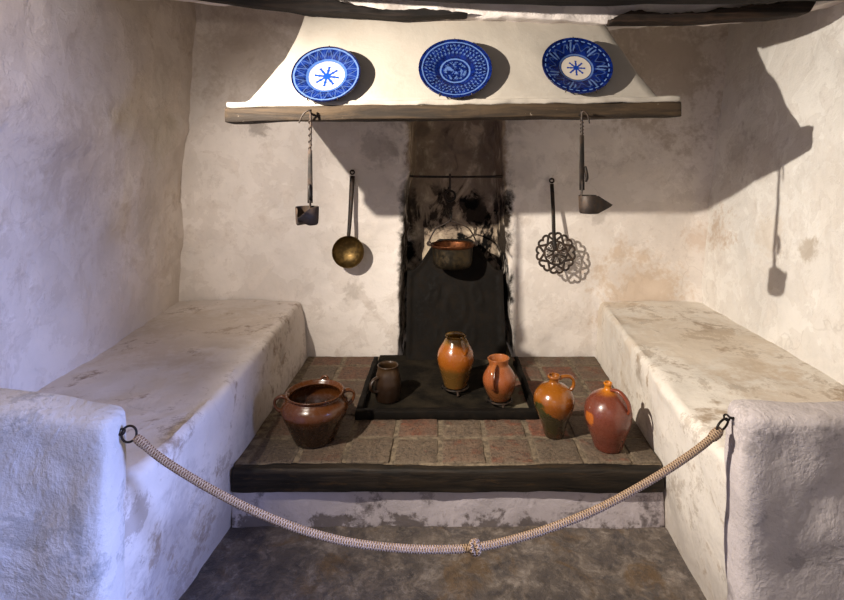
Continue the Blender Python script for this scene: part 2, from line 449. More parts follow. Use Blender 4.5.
def m_floor():
    b = NB('flagstones'); P = b.pos()
    n = b.noise(P, 5, 6, .65, .6); m = b.noise(P, 13, 6, .7, .4); f = b.noise(P, 70, 5, .7)
    c = b.ramp(m, [(.28, lin((60, 55, 54))), (.42, lin((92, 85, 82))), (.54, lin((120, 108, 98))), (.68, lin((166, 154, 144)))])
    c = b.mix(b.ss(n, .52, .64) * .75, c, lin((116, 92, 64)))
    c = b.mix(b.ss(n, .46, .36) * .6, c, lin((84, 77, 75)))
    k = b.noise(P, 26, 7, .72, .3)
    c = b.mix(b.ss(k, .52, .57) * .45, c, lin((74, 67, 63)))
    c = b.mix(b.ss(k, .44, .38) * .35, c, lin((158, 146, 134)))
    c = b.mix(b.ss(f, .62, .72) * .4, c, lin((150, 138, 126)))
    c = b.mix(.22, c, lin((40, 37, 36)))
    w = b.vm('ADD', P, b.vm('SCALE', b.noise(P, 4, 3, .6, color=True), scale=.12))
    e = b.voro(b.vm('MULTIPLY', w, (1, 1, 0)), 2.0, 'DISTANCE_TO_EDGE')
    c = b.mix(b.ss(e, .022, .006) * .30 * b.ss(n, .4, .55), c, lin((56, 50, 46)))
    b.set(Base_Color=c, Roughness=b.ss(m, .3, .7, .38, .7), Specular_IOR_Level=.4, Normal=b.bump(m * .9 + f * .25 , .7, .02)); return b.mat
def m_ash():
    b = NB('ash_bed'); P = b.pos(); n = b.noise(P, 9, 5, .6); f = b.noise(P, 70, 5, .7)
    c = b.mix(b.ss(n, .35, .7), lin((22, 19, 15)), lin((46, 40, 31)))
    c = b.mix(b.ss(b.xyz(P)[0] + (n - .5) * .2, .2, .38) * .75, c, lin((128, 118, 98)))  # lamplight on the pit's right end painted in as paler ash
    c = b.mix(b.ss(f, .6, .75) * .4, c, lin((70, 62, 50)))
    b.set(Base_Color=c, Roughness=1.0, Specular_IOR_Level=.1, Normal=b.bump(f + n, .5, .008)); return b.mat
def m_rope():
    b = NB('braided_cotton_rope'); U = b.uv(); u, v, _ = b.xyz(U)
    a = b.m('SINE', (u / (S * .0052) + v * 3.0) * 2 * PI * .5 * 2); c2 = b.m('SINE', (u / (S * .0052) - v * 3.0) * 2 * PI * .5 * 2)
    h = b.m('MAXIMUM', a, c2); n = b.noise(b.obj(), 60, 4)
    col = b.mix(b.ss(h, .1, .9), lin((146, 116, 90)), lin((206, 176, 144)))
    col = b.mix(b.ss(n, .5, .7) * .4, col, lin((150, 118, 88)))
    b.set(Base_Color=col, Roughness=.9, Normal=b.bump(h, .8, .004)); return b.mat
M['tiles'] = m_tiles(); M['mortar'] = m_mortar(); M['floor'] = m_floor(); M['ash'] = m_ash(); M['rope'] = m_rope()

# ------------------------------------------------------------------ the room shell
def wl(Y, z): return -1.415 + .0856 * (2.83 - max(Y, 1.3)) + .055 * (z - .51)
def wr(Y, z): return 1.40 - .033 * (2.83 - Y) + .10 * (z - .51)
def rough(p, seed, amp=.012):
    a = fbm(p, 1.6, seed, 3) * amp
    t = fbm(p, 3.2, seed + 30, 4)
    a += amp * .40 * sstep(.10, .16, t)                # edge of a peeled coat
    return a + fbm(p, 14, seed + 9, 3) * amp * .12
YB = 2.83
bm = bm_new()
def f(u, v):
    Y = lerp(-.6, 2.90, u); z = lerp(-.03, 2.22, v); x = wl(Y, z); return V(x + rough((x, Y, z), 3, .020), Y, z)
grid(bm, f, 150, 100); tag(obj('wall_left', bm, M['wall_l']), kind='structure')
bm = bm_new()
def f(u, v):
    Y = max(.79, lerp(.49, 2.90, u)); z = lerp(-.03, 2.22, v); x = wr(Y, z) + max(0, 1 - u / (.3 / 2.41)) * 1.0; return V(x - rough((x, Y, z), 11, .012), Y, z)  # unseen front corner set to shade the right pier from window light
grid(bm, f, 150, 100); tag(obj('wall_right', bm, M['wall_r']), kind='structure')
# back wall with the sooty flue recess
xs = [-1.52 + i * .02 for i in range(int(3.2 / .02) + 1)]
xs = sorted(set([round(x, 4) for x in xs] + [round(-.26 + i * .006, 4) for i in range(22)] + [round(.30 + i * .006, 4) for i in range(24)]))
NDEP = .25
def nich(x, z):
    p = (x, 0, z); j = fbm(p, 7, 4, 4) * .016
    a = interp([.2, .9, 1.25, 2.2], [-.222, -.205, -.165, -.165], z) + j
    b = interp([.2, .7, 1.2, 2.2], [.402, .372, .340, .335], z) + fbm(p, 8, 14, 4) * .014
    return sstep(a, a + .022, x) * sstep(b, b - .022, x)
bm = bm_new()
NV = 120
def bk(x, z):
    y = YB + rough((x, 0, z), 21, .012)
    dl = x - wl(YB, z); dr = wr(YB, z) - x
    y -= .05 * max(0, 1 - max(dl, 0) / .06) ** 2 + .05 * max(0, 1 - max(dr, 0) / .09) ** 2
    # crumbled fillet where the wall meets the right bench
    if x > .85: y -= .035 * sstep(.62, .50, z + fbm((x, 0, z), 6, 2) * .05)
    n = nich(x, z)
    return V(x, y + n * (NDEP + fbm((x, 3, z), 5, 8, 3) * .012), z)
vs = [[bm.verts.new(bk(x, lerp(-.03, 2.22, j / NV))) for j in range(NV + 1)] for x in xs]
for i in range(len(xs) - 1):
    for j in range(NV): bm.faces.new((vs[i][j], vs[i + 1][j], vs[i + 1][j + 1], vs[i][j + 1]))
tag(obj('wall_back', bm, M['wall_b'], smooth=True), kind='structure')
bm = bm_new()
grid(bm, lambda u, v: V(lerp(-1.6, 1.75, u), lerp(-.6, 3.0, v), 2.2 + fbm((u * 3, v * 3, 0), 2, 5) * .01), 40, 40)
tag(obj('ceiling', bm, M['ceil']), kind='structure')
bm = bm_new()
def f(u, v):
    x = lerp(-1.6, 1.75, u); y = lerp(-.6, 1.9, v)
    return V(x, y, -.012 + fbm((x, y, 0), 3.2, 6, 5) * .010 + .010 * sstep(1.76, 1.86, y) * (.5 + fbm((x, y, 0), 6, 2)))
grid(bm, f, 130, 100); tag(obj('floor', bm, M['floor']), kind='structure')
# plastered header over the hood
HX = [-1.6, -1.3, -.93, -.5, .09, .62, 1.0, 1.30, 1.45, 1.7]; HZ = [1.92, 1.90, 1.880, 1.835, 1.797, 1.775, 1.79, 1.815, 1.85, 1.88]
bm = bm_new()
def f(p):
    t = (2.21 - p.z) / (2.21 - 1.80); zb = interp(HX, HZ, p.x)
    q = V(p.x, p.y, lerp(2.21, zb, t)); k = fbm(q, 9, 3, 5)
    return q + V(0, fbm(q, 6, 7, 5) * .022, k * .010 * t)
rbox(bm, (-1.47, 1.905, 1.80), (1.64, 2.02, 2.21), .012, .02, f)
tag(obj('wall_header', bm, M['head']), kind='structure')

# ------------------------------------------------------------------ ceiling timbers
bm = bm_new()
def f(p):
    zb = interp([-1.5, -.6, -.27, .1, .55, 1.0, 1.36, 1.7], [1.86, 1.83, 1.808, 1.783, 1.777, 1.785, 1.802, 1.83], p.x)
    q = V(p.x, p.y, p.z - 1.78 + zb); return q + V(0, fbm((p.x * .3, p.y, p.z), 5, 3) * .012, fbm((p.x * .4, p.y, p.z), 6, 5, 5) * .008)
rbox(bm, (-1.36, 1.56, 1.78), (1.50, 1.75, 1.98), .035, .025, f)
o = obj('ceiling_beam', bm, M['timber'], loc=(0, 1.65, 1.8)); tag(o, 'long dark smoked timber beam crossing the whole top of the alcove', 'beam', kind='thing')
bm = bm_new()
def f(p):
    zb = interp([-1.3, -.93, -.72, -.5, -.15, .09], [1.885, 1.862, 1.832, 1.803, 1.787, 1.795], p.x); h = interp([-1.3, -.55, -.45, -.3, -.05, .10], [.16, .14, .055, .030, .024, .004], p.x)
    t = (p.z - 1.80) / .08
    return V(p.x, p.y + fbm(p, 8, 2) * .008, zb + t * h + fbm(p, 16, 9, 5) * .010 * t + fbm((p.x * .5, p.y, p.z), 8, 4) * .005)
rbox(bm, (-1.30, 1.865, 1.80), (.10, 1.93, 1.88), .012, .014, f)
o = obj('lintel', bm, M['timber'], loc=(-.6, 1.9, 1.8)); tag(o, 'blackened timber lintel curving down over the upper left of the white hood', 'beam', kind='thing')
bm = bm_new()
def f(p):
    zb = interp([.6, .9, 1.2, 1.34], [1.764, 1.766, 1.782, 1.800], p.x); h = interp([.6, .66, .9, 1.1, 1.25, 1.36], [.012, .034, .036, .046, .062, .040], p.x)
    t = (p.z - 1.76) / .06
    return V(p.x + t * .03 * sstep(1.2, 1.34, p.x), p.y + fbm(p, 8, 2) * .006, zb + t * h + fbm(p, 18, 19, 5) * .012 * t)
rbox(bm, (.615, 1.86, 1.76), (1.325, 1.93, 1.82), .008, .012, f)
o = obj('lintel', bm, M['timber2'], loc=(1.0, 1.9, 1.76)); tag(o, 'short ragged-topped brown timber lintel ending at the right wall beside the hood', 'beam', kind='thing')

# ------------------------------------------------------------------ benches and end piers
LT = ([1.1, 1.235, 1.41, 1.74, 2.69, 2.83], [-.745, -.741, -.718, -.708, -.745, -.75]); LB = ([1.1, 1.5, 1.85, 2.8], [-.785, -.768, -.725, -.690])
RT = ([1.1, 1.32, 1.544, 1.788, 2.8], [.722, .724, .733, .756, .856]); RB = ([1.1, 1.5, 1.8, 2.85], [.768, .772, .787, .830])
BH = .51
def inner(side, Y, z):
    T, B = (LT, LB) if side < 0 else (RT, RB)
    t, b = interp(*T, Y), interp(*B, Y); return lerp(b, t, clamp(z / BH))
def bench(side, y0, y1, mat, label):
    bm = bm_new(); rings = []
    ny = 80; r = .028
    for i in range(ny + 1):
        Y = lerp(y0, y1, i / ny)
        w = (wl(Y, .5) - .012) if side < 0 else (wr(Y, .5) + .012)
        ring = [V(w, Y, -.02), V(w, Y, BH)]
        e = inner(side, Y, BH)
        for k in range(1, 25):
            x = lerp(w, e + side * r, k / 24); p = V(x, Y, BH)
            ring.append(p + V(0, 0, fbm(p, 4, 3 + side, 5) * .008 + fbm(p, 15, 5, 3) * .0025))
        for k in range(1, 6):
            a = k / 5 * PI / 2; p = V(e + side * r - side * r * math.sin(a), Y, BH - r + r * math.cos(a))
            n = V(-side * math.sin(a), 0, math.cos(a)); ring.append(p + n * (fbm(p, 7, 13 + side, 4) * .010))
        for k in range(1, 21):
            z = lerp(BH - r, -.02, k / 20); p = V(inner(side, Y, z), Y, z)
            ring.append(p + V(-side * (fbm(p, 5, 17 + side, 5) * .008), 0, 0))
        rings.append(ring)
    loft(bm, rings)
    o = obj('masonry_bench', bm, mat, loc=((wl(2, .5) + inner(-1, 2, 0)) / 2 if side < 0 else (wr(2, .5) + inner(1, 2, 0)) / 2, 2.0, 0), sharp=50)
    return tag(o, label, 'bench')
bench(-1, 1.20, 2.815, M['bench_l'], 'whitewashed masonry bench along the left wall, beside the wide brown casserole')
bench(1, 1.255, 2.80, M['bench_r'], 'whitewashed masonry bench along the right wall, bright under the lamp beside the red jug')

def pier(lo, hi, r, mat, name, top):
    bm = bm_new()
    def f(p):
        z = p.z * (top(p.x) / hi[2]); q = V(p.x, p.y, z)
        return q + V(fbm(q, 4, 3, 5) * .012, fbm(q, 5, 23, 5) * .014, fbm(q, 4, 43, 4) * .008)
    rbox(bm, lo, hi, r, .022, f)
    return tag(obj(name, bm, mat), kind='structure')
pier((-1.40, 1.135, -.03), (-.736, 1.234, .70), .026, M['pier_l'], 'wall_front_left', lambda x: .70 + .05 * clamp((-.75 - x) / .35))
pier((.698, 1.195, -.03), (1.46, 1.295, .685), .032, M['pier_r'], 'wall_front_right', lambda x: .685)

# ------------------------------------------------------------------ hearth
HT = .21
hearth = thing('hearth', (.04, 2.3, 0), 'raised clay-tiled hearth with dark timber kerb between the two white benches', 'hearth')
def hx(side, Y): return inner(side, Y, .2) - side * -.004
bm = bm_new()
def f(p):
    t = (p.x + 1) / 2; x = lerp(inner(-1, max(p.y, 1.8), p.z) + .002, inner(1, max(p.y, 1.8), p.z) - .002, t)
    q = V(x, p.y, p.z); return q + V(0, fbm(q, 6, 3, 5) * .010, 0)
rbox(bm, (-1, 1.812, -.03), (1, 2.80, .198), .006, .025, f); obj('riser', bm, M['riser'], hearth)
bm = bm_new()
def f(p):
    t = (p.x + 1) / 2; x = lerp(inner(-1, p.y, .2) + .001, inner(1, p.y, .2) - .001, t)
    q = V(x, p.y, p.z); return q + V(0, fbm(q, 9, 4, 3) * .004, fbm(q, 14, 3, 4) * .0035)
rbox(bm, (-1, 1.815, .196), (1, 2.815, .2065), .003, .025, f); obj('mortar_bed', bm, M['mortar'], hearth)
FX0, FX1, FY0, FY1 = -.335, .395, 2.135, 2.70
bm = bm_new()
rr = random.Random(3)
for row in range(6):
    for k in range(-6, 6):
        x0, x1 = k * .17 + .009, (k + 1) * .17 - .009
        y0, y1 = 1.82 + row * .173, 1.82 + (row + 1) * .173 - .016
        y1 = min(y1, 2.80)
        xm, ym = (x0 + x1) / 2, (y0 + y1) / 2
        l, r_ = inner(-1, ym, .21) + .006, inner(1, ym, .21) - .006
        x0, x1 = max(x0, l), min(x1, r_)
        if x1 - x0 < .03: continue
        if row >= 2 and FX0 - .02 < xm < FX1 + .02: 
            continue
        if row == 1:
            if FX0 < xm < FX1: y1 = min(y1, FY0 - .012)
        dz = rr.uniform(-.002, .002); sk = [rr.uniform(-.004, .004) for _ in range(4)]
        def f(p, x0=x0, y0=y0, sk=sk, dz=dz):
            return V(p.x + fbm(p, 18, 3, 3) * .004 + sk[0] * (p.y - y0) / .17, p.y + fbm(p, 18, 8, 3) * .004 + sk[1] * (p.x - x0) / .17, p.z + dz + fbm(p, 22, 6, 4) * .0018)
        rbox(bm, (x0, y0, .198), (x1, y1, HT + .001), .004, .025, f)
obj('tile_paving', bm, M['tiles'], hearth)
bm = bm_new()
def f(p):
    t = (p.x + 1) / 2; x = lerp(inner(-1, 1.80, p.z) + .004, inner(1, 1.80, p.z) - .004, t); q = V(x, p.y, p.z)
    ch = .012 * sstep(.175, .14, p.z) * sstep(1.81, 1.79, p.y)
    return q + V(0, fbm((x * .6, p.y, p.z), 5, 3, 4) * .006 + ch * .4, fbm((x * .7, p.y, p.z), 6, 5, 4) * .006)
rbox(bm, (-1, 1.785, .122), (1, 1.832, .207), .012, .014, f); obj('kerb_timber', bm, M['kerb'], hearth)
# fire pit: iron frame and ash
bm = bm_new()
def f(u, v):
    x = lerp(FX0 + .01, FX1 - .01, u); y = lerp(FY0 + .01, FY1 + .12, v); return V(x, y, .2118 + fbm((x, y, 0), 12, 3, 4) * .002)
grid(bm, f, 60, 50)
def f(u, v):
    x = lerp(-.20, .385, u); y = lerp(FY1 + .1, 3.06, v); return V(x, y, .2118 + fbm((x, y, 0), 12, 3, 4) * .002)
grid(bm, f, 40, 20); obj('ash_bed', bm, M['ash'], hearth)
bm = bm_new()
def wob(p): return p + V(fbm(p, 10, 3, 3) * .004, fbm(p, 10, 6, 3) * .004, fbm(p, 12, 9, 3) * .003)
rbox(bm, (FX0 - .012, FY0 - .012, .207), (FX1 + .012, FY0 + .022, .244), .006, .02, wob)
for x in (FX0, FX1):
    rbox(bm, (x - .016, FY0 + .02, .207), (x + .016, FY1, .230), .005, .02, wob)
    rbox(bm, (x - .010, FY0 + .02, .231), (x + .012, FY1 + .02, .243), .005, .02, wob)
obj('fire_frame', bm, M['plate_iron'], hearth)

# fireback: arched cast iron plate leaning in the recess
fb = thing('fireback', (.084, 2.80, .21), 'black cast-iron fireback plate with arched top leaning in the sooty recess', 'fireback')
def fbp(x, h, d=0.0):                     # along the leaning plate
    t = h / .62; return V(x, lerp(2.775, 2.975, t) - d, .209 + h)
def arch(u):                              # top edge height along the width, 0..1
    a = abs(u - .5) * 2
    return .445 + .165 * (1 - sstep(.30, .92, a))
bm = bm_new(); N = 60; XA, XB = -.182, .350
fr = [[fbp(lerp(XA, XB, i / N), arch(i / N) * j / 30) for j in range(31)] for i in range(N + 1)]
def relief(i, j):
    u, v = i / N, j / 30; x = (u - .5) * 2
    e = min(u, 1 - u) * .53; top = (1 - v) * arch(u)
    d = .012 + .008 * sstep(.03, .022, min(e, top, v * arch(u) + .01))
    for (cx, cv, rr_) in ((0, .42, .30), (-.45, .55, .16), (.45, .55, .16), (-.3, .2, .14), (.3, .2, .14)):
        q = math.hypot((x - cx), (v - cv) * 1.6) / rr_
        d += .006 * sstep(1.0, .75, q) - .004 * sstep(.6, .4, q)
    return d
f_ = [[bm.verts.new(fbp(lerp(XA, XB, i / N), arch(i / N) * j / 30, relief(i, j))) for j in range(31)] for i in range(N + 1)]
bk_ = [[bm.verts.new(fr[i][j]) for j in range(31)] for i in range(N + 1)]
for i in range(N):
    for j in range(30):
        bm.faces.new((f_[i][j], f_[i + 1][j], f_[i + 1][j + 1], f_[i][j + 1])); bm.faces.new((bk_[i][j], bk_[i][j + 1], bk_[i + 1][j + 1], bk_[i + 1][j]))
    for j in (0, 30): bm.faces.new((f_[i][j], bk_[i][j], bk_[i + 1][j], f_[i + 1][j]))
for j in range(30):
    for i in (0, N): bm.faces.new((f_[i][j], f_[i][j + 1], bk_[i][j + 1], bk_[i][j]))
obj('cast_plate', bm, M['plate_iron'], fb, sharp=45)

# ------------------------------------------------------------------ chimney hood with mantel beam
hood = thing('chimney_hood', (.04, 1.78, 1.40), 'white plastered chimney hood on a long oak mantel beam above the hearth', 'chimney hood')
def hood_pt(px, py, Y): return V((px - 440) / 520 * Y, Y, 1.27 + (160 - py) / 520 * Y)
bm = bm_new(); rings = []
for i in range(27):
    t = i / 24
    yf = 1.762 + .185 * t + .012 * math.sin(PI * clamp(t)) 
    xl = interp([0, .04, .25, .5, .73, 1, 1.1], [-.672, -.652, -.612, -.560, -.532, -.515, -.512], t); xr = interp([0, .04, 1, 1.1], [.752, .742, .628, .618], t)
    zl, zr = lerp(1.462, 1.803, t), lerp(1.481, 1.770, t)
    ring = []
    for k in range(9): ring.append(V(xl, lerp(2.80, yf + .03, k / 8), zl + .05 * (1 - k / 8) * (1 - t)))
    ring.append(V(xl + .003, yf + .010, zl)); ring.append(V(xl + .012, yf + .001, zl))
    for k in range(1, 40):
        u = k / 40; x = lerp(xl + .012, xr - .012, u); ring.append(V(x, yf, lerp(zl, zr, u)))
    ring.append(V(xr - .012, yf + .001, zr)); ring.append(V(xr - .003, yf + .010, zr))
    for k in range(9): ring.append(V(xr, lerp(yf + .03, 2.80, k / 8), zr + .05 * (k / 8) * (1 - t)))
    rings.append([p + V(fbm(p, 5, 2, 3) * .005, fbm(p, 4, 8, 4) * .006, 0) for p in ring])
loft(bm, rings, closed=False)
c = obj('canopy', bm, M['hood'], hood)
md = c.modifiers.new('thick', 'SOLIDIFY'); md.thickness = .035 * S; md.offset = -1
ZL0, ZL1 = 1.398, 1.447
def tilt(x): return (x + .729) / 1.545 * .020
bm = bm_new()
def f(p): return V(p.x, p.y + fbm((p.x * .5, p.y, p.z), 6, 3, 4) * .006, p.z + tilt(p.x) + fbm((p.x * .6, p.y, p.z), 5, 6, 4) * .006)
rbox(bm, (-.729, 1.752, ZL0), (.816, 1.85, ZL1), .006, .018, f); obj('mantel_beam', bm, M['mantel'], hood)
bm = bm_new()
def f(p): return V(p.x, p.y + fbm(p, 12, 3, 4) * .006, p.z + tilt(p.x) + fbm(p, 10, 6, 4) * .006)
rbox(bm, (-.722, 1.752, 1.446), (.812, 1.86, 1.466), .007, .014, f); obj('plaster_ledge', bm, M['hood'], hood)
for xa, xb, k in ((-.722, -.66, .0735), (.752, .812, .086)):
    bm = bm_new()
    def f(p): return V(p.x, p.y + fbm(p, 6, 3) * .004, p.z + 1.274 + k * p.y + fbm((p.x, p.y * .4, p.z), 6, 6, 4) * .003)
    rbox(bm, (xa, 1.855, .0), (xb, 2.80, .05), .006, .03, f); obj('side_beam', bm, M['mantel'], hood)
def nail(x, z, y=1.755, parent=hood):
    bm = bm_new(); tube(bm, [(x, y + .02, z - .004), (x, y - .028, z), (x, y - .030, z + .012)], .0042, 8); return obj('nail', bm, M['iron'], parent)

# ------------------------------------------------------------------ plates on the hood
TH = math.radians(28.5)                      # slope of the hood front from the vertical
def plate(px, py, R, kind, label, off, yaw=0.0):
    # centre on the hood plane: z = 1.462+.34*(Y-1.762)/.185
    k = .33 / .185; a = (160 - py) / 520
    Y = (1.27 - 1.470 + k * 1.762) / (k - a); z = 1.27 + a * Y
    n = V(0, -math.cos(TH), math.sin(TH))
    c = V((px - 440) / 520 * Y, Y, z) + n * off
    rot = Matrix(((1, 0, 0), (0, math.sin(TH), -math.cos(TH)), (0, math.cos(TH), math.sin(TH)))).to_euler()
    t = thing('decorated_plate', c, label, 'plate', 'blue painted plates on the chimney hood', rot)
    bm = bm_new()
    prof = [(0, .0), (R * .40, .0), (R * .50, .003), (R * .62, .008), (R * .80, .014), (R * .97, .018), (R, .0195), (R * 1.003, .017), (R * .985, .014), (R * .80, .007), (R * .62, .004), (R * .52, -.006), (R * .44, -.008), (0, -.008)]
    lathe(bm, prof_smooth(prof, 3), seg=72)
    obj('dish', bm, m_plate(kind, R), t)
    for a_ in (PI * 1.36, PI * 1.64, PI * .5):
        bm = bm_new(); d = V(math.cos(a_), math.sin(a_), 0)
        tube(bm, [d * R * .97 + V(0, 0, .0225), d * R * 1.02 + V(0, 0, .019), d * R * 1.01 + V(0, 0, .010), d * R * .85 + V(0, 0, -.006), d * R * .3 + V(0, 0, -.014)], .0016, 6)
        obj('hanging_clip', bm, M['iron2'], t)
    return t
plate(328, 80, .117, 'star', 'blue and white plate with large white centre and blue star, above the left oil lamp', .020)
plate(455, 73.5, .126, 'rings', 'dark blue plate covered in rings of pale dashes, no white centre', .016)
plate(575, 71, .121, 'leaves', 'dark blue leaf-rimmed plate with small white centre and star', .017)

# ------------------------------------------------------------------ hanging iron oil lamps
def oil_lamp(x, label, zn, ztop, zrod, zpan, side, yaw, rp):
    Y = 1.722
    nail(x, zn)
    t = thing('hanging_oil_lamp', (x, Y, zpan), label, 'oil lamp', 'iron oil lamps hanging from the mantel beam')
    bm = bm_new()                            # hook: goes over the nail, ends in a free prong
    pts = smooth_path([(x, Y, ztop), (x + side * .002, Y, lerp(ztop, zn, .5)), (x + side * .001, Y, zn - .004), (x - side * .004, Y - .004, zn + .008), (x - side * .022, Y - .006, zn - .006), (x - side * .036, Y - .004, zn - .034)], 8) \
        if side > 0 else smooth_path([(x, Y, ztop), (x, Y, lerp(ztop, zn, .5)), (x, Y, zn - .004), (x + .004, Y - .004, zn + .008), (x + .016, Y - .006, zn - .002), (x + .024, Y - .004, zn - .032)], 8)
    tube(bm, pts, lambda q: .0042 * (1 - .4 * q), 8)
    tw = []
    for k in range(60):
        q = k / 59; a = q * 34; tw.append((x + math.cos(a) * .0045, Y + math.sin(a) * .0045, lerp(ztop, zn - .012, q)))
    tube(bm, tw, .0022, 6); obj('hook', bm, M['iron2'], t)
    bm = bm_new()
    rbox(bm, (x - .0085, Y - .004, zrod), (x + .0085, Y + .004, ztop + .006), .002, .02, lambda p: V(x + (p.x - x) * lerp(1.0, .75, clamp((p.z - zrod) / (ztop - zrod))), p.y, p.z))
    obj('rod', bm, M['iron'], t)
    bm = bm_new(); cx = x + (0 if side > 0 else .011); cz = lerp(zrod, ztop, .22 if side > 0 else .30)
    tube(bm, smooth_path([(cx, Y - .006, cz - .025), (cx + .003, Y - .010, cz - .012), (cx, Y - .009, cz + .012), (cx - .001, Y - .006, cz + .026)], 5), lambda q: .006 * (.6 + .6 * math.sin(PI * q)), 8, flat=.8)
    obj('ratchet', bm, M['iron'], t)
    # drop-shaped pan with an open spout
    d = V(math.cos(yaw), math.sin(yaw), 0); pz = V(-d.y, d.x, 0)
    c = V(x, Y, 0) + d * rp * .70
    def outline(s, n=40):
        out = []
        for k in range(n):
            a = 2 * PI * k / n; rad = rp * s * 1.02; ex = math.exp(-(min(a, 2 * PI - a) / .30) ** 2) * rp * .95 + math.exp(-(min(a, 2 * PI - a) / .7) ** 2) * rp * .25
            out.append(c + d * (math.cos(a) * (rad + ex * s)) + pz * math.sin(a) * rad)
        return out
    H = .058
    bm = bm_new(); rings = [[p + V(0, 0, zpan - H + h) for p in outline(s)] for s, h in ((.02, .002), (.85, 0), (.93, .004), (.97, .02), (1.0, H), (.97, H + .001), (.94, .02), (.90, .008), (.02, .006))]
    # spout tip rises a little
    for r_ in rings:
        for p in r_:
            q = (p - c).dot(d) / rp
            if q > .75: p.z = lerp(p.z, zpan - H * .55, .92 * clamp((q - .75) / 1.45))
    loft(bm, rings); obj('pan', bm, M['iron2'], t, sharp=60)
    bm = bm_new(); tube(bm, smooth_path([(x, Y, zrod + .03), (x, Y, zrod), (x - d.x * .004, Y - d.y * .004, zpan - .02), (x + d.x * .01, Y + d.y * .01, zpan - H * .8)], 6), .0065, 8, flat=.5); obj('bracket', bm, M['iron2'], t)
def pz(py, Y): return 1.27 + (160 - py) / 520 * Y
def pxx(px, Y): return (px - 440) / 520 * Y
oil_lamp(pxx(310.5, 1.727), 'iron oil lamp hanging below the star plate, its spout pointing out of the alcove', pz(113, 1.727), pz(152, 1.727), pz(203, 1.727), pz(206, 1.727), 1, -PI / 2 - .12, .037)
oil_lamp(pxx(581.5, 1.727), 'iron oil lamp hanging under the leaf-rimmed plate, its spout pointing to the right wall', pz(114, 1.727), pz(137, 1.727), pz(190, 1.727), pz(195.5, 1.727), -1, -.10, .034)

# ------------------------------------------------------------------ brass ladle and pierced skimmer on the back wall
Y = 2.74; lx, lz = pxx(348, 2.74), pz(252, 2.74)
t = thing('ladle', (lx, 2.80, lz), 'round brass ladle with long dark iron handle hanging on the back wall', 'ladle')
bm = bm_new(); R = .085
prof = [(0, -.050)] + [(R * math.sin(a), -.050 * math.cos(a) ** 1.2) for a in [k * PI / 2 / 12 for k in range(1, 12)]] + [(R, 0), (R * .975, .001)] + [(R * .965 * math.sin(a), -.046 * math.cos(a) ** 1.2) for a in [k * PI / 2 / 12 for k in range(11, 0, -1)]] + [(0, -.046)]
rot = Matrix.Rotation(math.radians(84), 3, 'X')
lathe(bm, prof, (lx, Y, lz), 48, fn=lambda p: rot @ p); obj('bowl', bm, M['brass'], t)
bm = bm_new(); tube(bm, smooth_path([(lx + .002, Y + .004, lz + R * .93), (lx + .008, 2.765, lz + .20), (pxx(352, 2.79), 2.80, pz(176, 2.79))], 8), lambda q: lerp(.009, .014, q), 10, flat=.45, up=(1, 0, 0)); obj('handle', bm, M['iron'], t)
bm = bm_new(); hx_, hz_ = pxx(352, 2.79), pz(173, 2.79); tube(bm, ring_pts((hx_, 2.80, hz_ + .004), .011, 18), .004, 8, closed=True); obj('hanging_loop', bm, M['iron'], t)
bm = bm_new(); tube(bm, [(hx_, 2.84, hz_ + .008), (hx_, 2.785, hz_ + .012)], .004, 8); o = obj('nail', bm, M['iron'], loc=(hx_, 2.82, hz_)); tag(o, 'iron nail in the back wall holding the brass ladle', 'nail')

sx, sz = pxx(556, 2.71), pz(253, 2.71); R = .100
sk = thing('skimmer', (sx, 2.78, sz), 'iron skimmer with pierced heart-pattern disc casting a lacy shadow', 'skimmer')
c = V(sx, 2.715, sz); ax = V(1, .10, 0).normalized(); ay = V(0, .20, 1).normalized()
bm = bm_new()
def dp(r, a): return c + ax * r * math.cos(a) + ay * r * math.sin(a)
for rr_, w in ((.016, .009), (.060, .0075)): tube(bm, [dp(rr_, 2 * PI * k / 40) for k in range(40)], .0028, 8, closed=True, flat=w / .0028 * .8, up=(0, -1, 0))
for k in range(8):
    a = PI / 8 + k * PI / 4
    tube(bm, [dp(.010, a), dp(.062, a)], .0028, 8, flat=2.3, up=(0, -1, 0))
    # teardrop piercings between the spokes
    tube(bm, [dp(.050, a + PI / 8 - .16), dp(.026, a + PI / 8), dp(.050, a + PI / 8 + .16)], .0024, 6, flat=1.8, up=(0, -1, 0))
    pts = []
    for q in range(28):                      # heart with its point on the ring
        s = 2 * PI * q / 28
        hxx = .033 * math.sin(s) ** 3; hy = (13 * math.cos(s) - 5 * math.cos(2 * s) - 2 * math.cos(3 * s) - math.cos(4 * s)) / 17
        rr_ = .084 + .026 * hy; pts.append(c + ax * (math.cos(a + PI / 8) * rr_ - math.sin(a + PI / 8) * hxx) + ay * (math.sin(a + PI / 8) * rr_ + math.cos(a + PI / 8) * hxx))
    tube(bm, pts, .0028, 8, closed=True, flat=2.2, up=(0, -1, 0))
obj('pierced_disc', bm, M['iron2'], sk)
bm = bm_new(); tp = V(pxx(552, 2.80), 2.805, pz(184, 2.80))
tube(bm, smooth_path([dp(.012, PI / 2), dp(.095, PI / 2 + .06), lerp(dp(.095, PI / 2 + .06), tp, .5) + V(0, -.008, 0), tp], 8), lambda q: lerp(.0095, .0105, q), 10, flat=.45, up=(1, 0, 0)); obj('handle', bm, M['iron'], sk)
bm = bm_new(); tube(bm, ring_pts(tp + V(0, 0, .018), .011, 18), .0045, 8, closed=True); obj('hanging_loop', bm, M['iron'], sk)
bm = bm_new(); tube(bm, [tp + V(0, .04, .024), tp + V(0, -.018, .028)], .004, 8); o = obj('nail', bm, M['iron'], loc=tp + V(0, .02, .024)); tag(o, 'iron nail in the back wall holding the pierced skimmer', 'nail')

